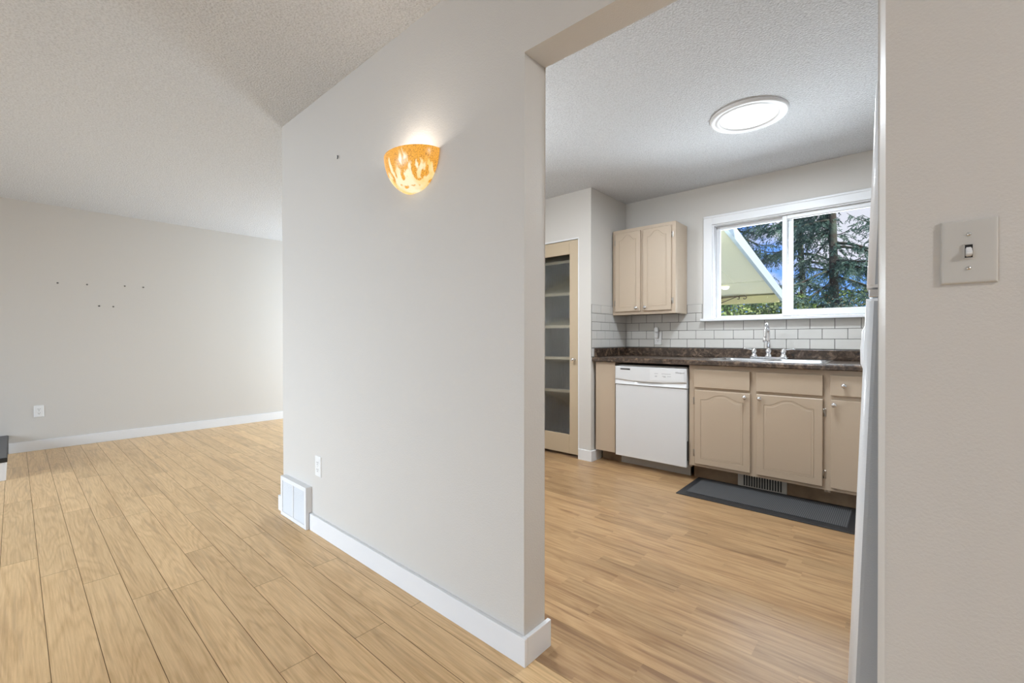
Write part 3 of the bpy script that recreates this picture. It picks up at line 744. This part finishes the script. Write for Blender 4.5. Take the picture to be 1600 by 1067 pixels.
# ------------------------------------------------------------------ skylight tube
def tube_light():
    cx, cy = -.700, 2.940
    root = thing('tubular_skylight', 'round bright tubular skylight in the stippled kitchen ceiling', 'ceiling light', (cx, cy, ZC))
    bm = B(); lathe(bm, [(.212, -.0005), (.212, -.006), (.206, -.016), (.194, -.019), (.190, -.016), (.176, -.015), (.172, -.019), (.160, -.017), (.156, -.008), (.155, -.0005)], 56); o = obj('trim_ring', bm, M['trim'], root)
    for f in o.data.polygons: f.use_smooth = True
    bm = B(); lathe(bm, [(.156, -.009), (.13, -.013), (.08, -.016), (0, -.017)], 48); obj('diffuser', bm, M['lens'], root)
tube_light()

# ------------------------------------------------------------------ wall sconce
def sconce():
    cx, zt = -1.546, 1.862; a, d, h = .155, .122, .148
    root = thing('wall_sconce', 'amber and cream glass half-bowl wall sconce, lit, on the partition wall', 'wall lamp', (cx, YP, zt))
    bm = B(); nU, nV = 40, 22; out = []; inn = []
    for th, lst in ((0, out), (.005, inn)):
        for j in range(nV + 1):
            t = j / nV; s = math.cos(t * PI / 2) ** .78 if t < 1 else 0; z = -h * math.sin(t * PI / 2) ** 1.12
            lst.append([bm.verts.new(((a * s - th * s) * math.cos(PI * i / nU), -(d * s - th * s) * math.sin(PI * i / nU) - .0005, z + th * t)) for i in range(nU + 1)])
    for lst in (out, inn):
        for r0, r1_ in zip(lst, lst[1:]):
            for i in range(nU):
                try: f = bm.faces.new((r0[i], r0[i + 1], r1_[i + 1], r1_[i])); f.smooth = True
                except ValueError: pass
    for i in range(nU): bm.faces.new((out[0][i], out[0][i + 1], inn[0][i + 1], inn[0][i]))
    obj('glass_bowl', bm, M['amber'], root)
    bm = B(); lathe(bm, [(0, -.0), (.045, -.0), (.045, -.008), (.012, -.012), (.012, -.045), (0, -.045)], 20, (0, -.001, -.075), 'Y'); obj('back_bracket', bm, M['plastic'], root)
    bm = B(); lathe(bm, [(0, -.105), (.009, -.104), (.012, -.094), (.010, -.080), (.008, -.070), (0, -.069)], 14, (0, -.058, .030), 'Z'); obj('bulb', bm, M['bulb'], root)
sconce()

# ------------------------------------------------------------------ switch, outlets, grille, screws
def plate(root, w, h, m, th=.006):
    bm = B(); fs = box(bm, -w / 2, w / 2, -th, 0, -h / 2, h / 2)
    es = [e for e in bm.edges if all(v.co.y < -th + 1e-5 for v in e.verts)]; bmesh.ops.bevel(bm, geom=es, offset=.0052, segments=3, profile=.6, affect='EDGES')
    return obj('cover_plate', bm, m, root)
sw = thing('light_switch', 'beige single toggle light switch on the near right wall', 'light switch', (.088, YP - .0003, 1.252))
plate(sw, .0725, .1145, M['switch'])
bm = B(); 
for s in (-1, 1): box(bm, s * .0058 - .0008, s * .0058 + .0008, -.0085, -.006, -.0125, .0125)
for s in (-1, 1): box(bm, -.0065, .0065, -.0085, -.006, s * .0125 - .0008, s * .0125 + .0008)
obj('toggle_collar', bm, M['switch'], sw)
bm = B(); box(bm, -.0048, .0048, -.0066, -.0060, -.0115, .0115); obj('toggle_slot', bm, M['slot'], sw)
bm = B(); prism(bm, [(-.0062, .008), (-.0062, -.010), (-.0165, -.0075), (-.0170, -.003)], 'X', -.0042, .0042)
bmesh.ops.bevel(bm, geom=list(bm.edges), offset=.0012, segments=2, affect='EDGES'); obj('toggle', bm, M['plastic'], sw)
for z in (.0302, -.0302):
    bm = B(); lathe(bm, [(0, -.0078), (.0022, -.0077), (.0036, -.0062), (.0036, -.0055)], 14, (0, 0, z), 'Y'); box(bm, -.0034, .0034, -.0082, -.0074, z - .0004, z + .0004); obj('screw', bm, M['steel'], sw)
def outlet(loc, rz, label, w=.070, h=.114, m=None, group=None):
    r = thing('wall_outlet', label, 'outlet', loc, group); r.rotation_euler = (0, 0, rz); plate(r, w, h, m or M['plastic'], .005)
    for s in (-1, 1):
        z = s * .0195; bm = B(); pts = rrect(-.0165, .0165, z - .014, z + .014, .009, 4); prism(bm, pts, 'Y', -.0066, -.0045); rec = obj('receptacle', bm, m or M['plastic'], r)
        bm = B(); box(bm, -.0078, -.0056, -.0072, -.0062, z - .001, z + .0075); box(bm, .0056, .0078, -.0072, -.0062, z - .0005, z + .0065)
        lathe(bm, [(0, -.0072), (.0028, -.0072), (.0028, -.0062)], 10, (0, 0, z - .0075), 'Y'); obj('slots', bm, M['slot'], rec)
    bm = B(); lathe(bm, [(0, -.0068), (.003, -.006), (.003, -.005)], 10, (0, 0, 0), 'Y'); obj('screw', bm, M['steel'], r)
    return r
outlet((-2.463, YP - .0003, .378), 0, 'white duplex outlet on the partition wall above the white vent grille')
outlet((XL + .0003, .160, .384), PI / 2, 'white duplex outlet low on the far left wall')
outlet((-1.738, YB - .0085, 1.098), 0, 'white duplex outlet on the tiled wall under the wall cabinet', h=.122)
nl = thing('night_light', 'small white plug-in night light in the tiled wall outlet', 'night light', (-1.742, YB - .0155, 1.118))
bx('plug_body', M['plastic'], (-.016, .016, -.024, -.0005, -.018, .035), nl, bev=.005)
bm = B(); lathe(bm, [(0, .050), (.010, .048), (.018, .038), (.021, .020), (.019, .0)], 20, (0, -.026, .040)); 
bm.verts.ensure_lookup_table(); obj('shade', bm, M['plastic'], nl)
def grille():
    r = thing('return_air_grille', 'white louvred return air grille at the low left end of the partition wall', 'vent')
    yf = YP - .035
    x0, x1, z0, z1 = GX0 - .02, GX1, .0015, .243
    bm = B(); w = .024
    for s in ((x0, x0 + w, z0, z1), (x1 - w, x1, z0, z1), (x0 + w, x1 - w, z0, z0 + w), (x0 + w, x1 - w, z1 - w, z1), ((x0 + x1) / 2 - .005, (x0 + x1) / 2 + .005, z0 + w, z1 - w)):
        box(bm, s[0], s[1], yf, yf + .006, s[2], s[3], bev=.001, seg=1)
    box(bm, x0, x0 + .002, yf + .006, YP - .0005, z0 + .0, z1); box(bm, x1 - .002, x1, yf + .006, YP - .0005, .096, z1); box(bm, x1 - .002, x1, yf + .006, YP - .0165, z0, .096); box(bm, x0 + .002, x1 - .002, yf + .006, YP - .0005, z1 - .002, z1)
    obj('frame', bm, M['trim'], r)
    bm = B(); n = 20
    for k in range(n):
        z = z0 + w + (z1 - z0 - 2 * w) * (k + .5) / n
        for a, b in ((x0 + w, (x0 + x1) / 2 - .005), ((x0 + x1) / 2 + .005, x1 - w)):
            prism(bm, [(yf + .001, z - .0026), (yf + .0060, z + .0026), (yf + .0068, z + .0018), (yf + .0018, z - .0034)], 'X', a, b)
    obj('louvres', bm, M['trim'], r)
    bx('backing', mat('grille_backing', (.30, .30, .31), .7), (x0 + .003, x1 - .003, yf + .016, yf + .018, z0 + .01, z1 - .004), r)
grille()
sc = [(.295, 1.664, 'leftmost in the upper row of four'), (.510, 1.667, 'second in the upper row of four'), (.809, 1.677, 'third in the upper row of four'), (.967, 1.677, 'rightmost in the upper row of four'), (.602, 1.448, 'left one of the lower pair'), (.714, 1.447, 'right one of the lower pair')]
for y, z, t in sc:
    bm = B(); lathe(bm, [(0, .006), (.006, .005), (.008, .002), (.008, .0003)], 12, (0, 0, 0), 'X')
    o = obj('wall_screw', bm, mat('screw_grey', (.12, .11, .10), .5) if 'screw_grey' not in bpy.data.materials else bpy.data.materials['screw_grey'], None, (XL, y, z))
    tag(o, f'small grey screw left in the far left wall, {t}', 'screw', 'screws left in the far wall')
bm = B(); pts = [(.004 * math.sin(t) , -.004 - .006 * 0, .008 * math.cos(t)) for t in [PI * k / 8 for k in range(9)]]
tube(bm, [(-.004, -.0012, .008)] + [(p[0], -.006, p[2]) for p in pts] + [(-.004, -.004, -.006)], .0022, 8)
tag(obj('wall_hook', bm, M['slot'], None, (-2.22, YP - .0008, 2.049)), 'tiny dark hook on the partition wall left of the sconce', 'hook')

# ------------------------------------------------------------------ low hearth at the left edge
rh = thing('raised_hearth', 'low white platform with black-edged grey top at the far left wall', 'hearth')
HX1, HY1 = -5.198, -.043
bx('base', M['trim'], (XL + .001, HX1 - .004, -1.75, HY1 - .004, .0005, .1425), rh, bev=.002, seg=1)
bm = B(); box(bm, XL + .001, HX1 + .004, -1.76, HY1 + .004, .143, .176, bev=.003); obj('edge_slab', bm, M['black'], rh)
bx('border', M['darkslate'], (XL + .002, HX1 - .004, -1.74, HY1 - .002, .1762, .1785), rh)
bx('slate_top', M['slate'], (XL + .004, HX1 - .05, -1.70, HY1 - .075, .1787, .1805), rh)

rl = thing('ceiling_lamp', 'added white fill lamp on the kitchen ceiling, unseen behind the partition wall', 'ceiling light', (-2.15, 1.85, ZC))  # body of the added fill lamp, never in view
bm = B(); lathe(bm, [(0, -.0005), (.15, -.0005), (.15, -.02), (0, -.02)], 32); obj('base', bm, M['trim'], rl)
bm = B(); lathe(bm, [(.14, -.021), (.13, -.05), (.08, -.085), (0, -.095)], 32); obj('shade', bm, emit('added_lamp_glow', (.97, .98, 1), 1.5), rl)
# ------------------------------------------------------------------ ceiling lamp in the hall (out of the picture, lights the right wall)
rl = thing('ceiling_lamp', 'small white flush ceiling lamp over the hall right of the opening', 'ceiling light', (1.9, .2, ZC))
bm = B(); lathe(bm, [(0, -.0005), (.13, -.0005), (.13, -.02), (0, -.02)], 32); obj('base', bm, M['trim'], rl)
bm = B(); lathe(bm, [(.12, -.021), (.11, -.05), (.07, -.08), (0, -.09)], 32); obj('shade', bm, emit('lamp_shade_glow', (1, .97, .92), 1.5), rl)

# ------------------------------------------------------------------ outside: ground, patio cover, trees
bm = B(); box(bm, -60, 60, YD + .3, 120, -1.35, -1.25); g_ = struct('ground', bm, M['lawn'])
bm = B(); box(bm, -9, 3, YD + .35, 8.2, -1.249, -1.21); struct('floor_patio_bounce', bm, mat('bounce_concrete', (.84, .82, .77), .8, bump=(40, .2, .004, 3)))  # unseen pale slab added to bounce sunlight up onto the soffit
def patio():
    X1 = -1.25; Y0, Y1 = YD + .13, 7.09; sl = -.193
    def zb(y): return 2.13 + sl * (y - 4.45)
    r = thing('patio_cover', 'pale yellow sloping patio roof with light blue edge outside the window', 'patio roof')
    bm = B(); prism(bm, [(Y0, zb(Y0) + .085), (Y1, zb(Y1) + .085), (Y1, zb(Y1) + .108), (Y0, zb(Y0) + .108)], 'X', -5.2, X1 - .03); obj('soffit', bm, M['soffit'], r)
    bm = B(); prism(bm, [(Y0, zb(Y0) + .109), (Y1 + .05, zb(Y1 + .05) + .109), (Y1 + .05, zb(Y1 + .05) + .122), (Y0, zb(Y0) + .122)], 'X', -5.2, X1 - .03); obj('roofing', bm, M['roofing'], r)
    bm = B(); prism(bm, [(Y0, zb(Y0) - .0), (Y1 + .03, zb(Y1 + .03) - .0), (Y1 + .03, zb(Y1 + .03) + .125), (Y0, zb(Y0) + .125)], 'X', X1 - .025, X1 + .012); obj('rake_board', bm, M['fascia'], r)
    bm = B(); box(bm, -5.2, X1 - .028, 6.98, 7.07, 1.600, 1.703); obj('beam', bm, M['beam'], r)
    bm = B()   # seams between the soffit panels
    for x in (-1.70, -3.0, -4.3): prism(bm, [(Y0, zb(Y0) + .080), (6.38, zb(6.38) + .080), (6.38, zb(6.38) + .0855), (Y0, zb(Y0) + .0855)], 'X', x, x + .012)
    prism(bm, [(6.38, zb(6.38) + .070), (6.42, zb(6.42) + .070), (6.42, zb(6.42) + .0855), (6.38, zb(6.38) + .0855)], 'X', -5.2, X1 - .03)
    obj('soffit_battens', bm, M['soffit'], r)
    for x in (-2.13, -5.1): bx('post', M['soffit'], (x - .045, x + .045, 6.98, 7.07, -1.25, 1.599), r)
    l = thing('patio_light', 'small white dome light under the yellow patio roof', 'ceiling light', (-1.835, 6.52, zb(6.52) + .082))
    bm = B(); lathe(bm, [(0, -.046), (.02, -.044), (.04, -.034), (.050, -.016), (.052, -.001), (0, -.001)], 24); obj('shade', bm, emit('patio_dome', (1, 1, .98), .55), l)
    h = thing('plant_hanger', 'rusty scrolled iron bracket fixed to the yellow patio beam', 'bracket')
    bm = B(); z = 1.70; y = 6.97
    arm = [(-2.035, y, z - .012), (-1.90, y - .0, z), (-1.78, y, z + .002), (-1.70, y, z + .004), (-1.672, y, z - .010), (-1.675, y, z - .032), (-1.70, y, z - .040), (-1.715, y, z - .026)]
    tube(bm, [(p[0], p[1] - .012, p[2]) for p in arm], .0055, 8)
    br = [(-2.025, y, z - .085), (-1.93, y, z - .050), (-1.83, y, z - .012), (-1.79, y, z + .0), (-1.762, y, z - .012), (-1.768, y, z - .036), (-1.79, y, z - .034)]
    tube(bm, [(p[0], p[1] - .024, p[2]) for p in br], .0055, 8)
    box(bm, -2.045, -2.025, y - .03, y + .008, z - .10, z + .01)
    obj('scroll_arm', bm, M['rust'], h)
patio()

def quad(bm, c, d, w, rnd_):
    """a needle tuft: two crossed slim leaves along d"""
    d = d.normalized(); u = d.cross(Vector((rnd_.uniform(-1, 1), rnd_.uniform(-1, 1), rnd_.uniform(-1, 1)))).normalized()
    return u
def spruce(name, label, x, y, z0, hgt, seed, dens=1.0, reach=2.6, zlo=0.5, zhi=6.5, tr=.15, dead=False):
    rnd_ = random.Random(seed); root = thing(name, label, 'tree', (x, y, z0), 'spruce trees behind the house')
    bm = B(); n = 12; pts = [(rnd_.uniform(-.04, .04), rnd_.uniform(-.04, .04), hgt * k / n) for k in range(n + 1)]; pts[0] = (0, 0, 0)
    tube(bm, pts, [tr * (1 - .9 * k / n) for k in range(n + 1)], 12)
    fo = B(); dd = B() if dead else None
    def tuft(b_, p, d, L, w):
        d = d.normalized(); a = Vector((rnd_.uniform(-1, 1), rnd_.uniform(-1, 1), rnd_.uniform(-1, 1))); u = d.cross(a)
        if u.length < 1e-3: return
        u.normalize(); v = d.cross(u)
        vs = [b_.verts.new(q) for q in (p - u * w * .3, p + d * L * .5 - u * w, p + d * L, p + d * L * .5 + u * w, p + v * w * .5 + d * L * .45)]
        b_.faces.new((vs[0], vs[1], vs[4])); b_.faces.new((vs[1], vs[2], vs[4])); b_.faces.new((vs[2], vs[3], vs[4])); b_.faces.new((vs[3], vs[0], vs[4]))
    z = zlo
    while z < hgt * .97:
        t = z / hgt; L = reach * (1 - t) ** .75 * rnd_.uniform(.7, 1.1) + .25
        ang = rnd_.uniform(0, 2 * PI); dr = Vector((math.cos(ang), math.sin(ang), 0)); m = 9; path = []
        droop = rnd_.uniform(.18, .42)
        for k in range(m + 1):
            s = k / m; path.append(dr * (L * s) + Vector((0, 0, z + .10 * s * L - droop * L * math.sin(PI * s * .62) ** 1.6 + .16 * L * s ** 3)))
        side = Vector((-dr.y, dr.x, 0))
        tube(bm, path, [.026 * (1 - .85 * k / m) * (.5 + L / 3) for k in range(m + 1)], 5)
        fine = z < zhi
        for k in range(1, m + 1):
            p = path[k]; q = path[k - 1]
            for s in (-1, 1):
                for rep in range(int(3 * dens) if fine else 1):
                    st = q.lerp(p, rnd_.random()); l2 = (.20 + .55 * math.sin(PI * min(1, (k / m) * .9))) * rnd_.uniform(.5, 1.0) * (L / 2.4)
                    dv = (side * s * rnd_.uniform(.4, 1) + dr * rnd_.uniform(.1, .9) + Vector((0, 0, rnd_.uniform(-.95, -.05)))).normalized()
                    nn = int(14 + l2 * 46) if fine else 7
                    for i in range(nn):
                        f = (i + 1) / nn; pp = st + dv * l2 * f + Vector((0, 0, -.15 * l2 * f * f))
                        tgt = dd if (dd is not None and z < 3.3 and rnd_.random() < .06) else fo
                        tuft(tgt, pp, dv + Vector((rnd_.uniform(-.9, .9), rnd_.uniform(-.9, .9), rnd_.uniform(-.9, .5))), rnd_.uniform(.035, .075) if fine else .2, .008 if fine else .05)
        z += rnd_.uniform(.07, .17) / dens if fine else rnd_.uniform(.2, .4)
    obj('trunk', bm, M['bark'], root); obj('needles', fo, M['needle'], root)
    if dd is not None: tag(obj('dry_needles', dd, M['dead'], root), 'tan dry needle clumps')
    return root
spruce('spruce_tree', 'spruce with thick bare trunk in the right window pane', -.985, 10.2, -1.25, 10.5, 4, 1.05, 2.0, 1.2, 6.2, .10, True)
spruce('spruce_tree', 'slimmer spruce left of the thick trunk, behind the window mullion', -1.75, 12.2, -1.25, 11, 9, .85, 1.9, 1.0, 7, .085)
spruce('spruce_tree', 'farther spruce at the right edge of the right window pane', .35, 13.5, -1.25, 12, 14, .75, 2.4, 1.0, 7.5, .12)
spruce('spruce_tree', 'spruce with hanging branches above the patio roof edge', -3.6, 13.0, -1.25, 12, 23, .7, 2.3, 1.0, 7.5, .12)

def shrub(x, y, z0, w, h, seed, label):
    rnd_ = random.Random(seed); root = thing('leafy_shrub', label, 'shrub', (x, y, z0), 'shrubs beyond the patio')
    bm = B(); fo = B()
    for k in range(14):
        a = rnd_.uniform(0, 2 * PI); e = Vector((math.cos(a) * w * .6, math.sin(a) * w * .4, h * rnd_.uniform(.6, .95)))
        tube(bm, [(0, 0, 0), tuple(e * .4 + Vector((0, 0, h * .2))), tuple(e)], [.03, .018, .006], 5)
    for k in range(5200):
        a = rnd_.uniform(0, 2 * PI); rr_ = rnd_.random() ** .4; zz = rnd_.random() ** .6
        s = math.sin(PI * min(1, .18 + zz * .76)) ** .5
        p = Vector((math.cos(a) * w * rr_ * s, math.sin(a) * w * .7 * rr_ * s, h * (.12 + .9 * zz)))
        d = Vector((rnd_.uniform(-1, 1), rnd_.uniform(-1, 1), rnd_.uniform(-.6, 1))).normalized(); u = d.cross(Vector((rnd_.uniform(-1, 1), rnd_.uniform(-1, 1), .3))).normalized(); L = rnd_.uniform(.05, .10); w2 = L * .28
        v = [fo.verts.new(q) for q in (p, p + d * L * .5 + u * w2, p + d * L, p + d * L * .5 - u * w2)]; fo.faces.new(v)
    obj('stems', bm, M['bark'], root); obj('leaves', fo, M['leaf'], root)
shrub(-2.75, 9.3, -1.25, 1.0, 3.05, 1, 'bright green shrub under the left end of the patio beam')
shrub(-1.75, 9.6, -1.25, 1.0, 3.10, 2, 'bright green shrub under the middle of the patio beam')
shrub(-.75, 13.0, -1.25, 1.5, 3.4, 3, 'shrub behind the foot of the thick spruce')
shrub(-4.2, 11.0, -1.25, 1.4, 3.2, 4, 'shrub hidden low behind the patio roof at left')
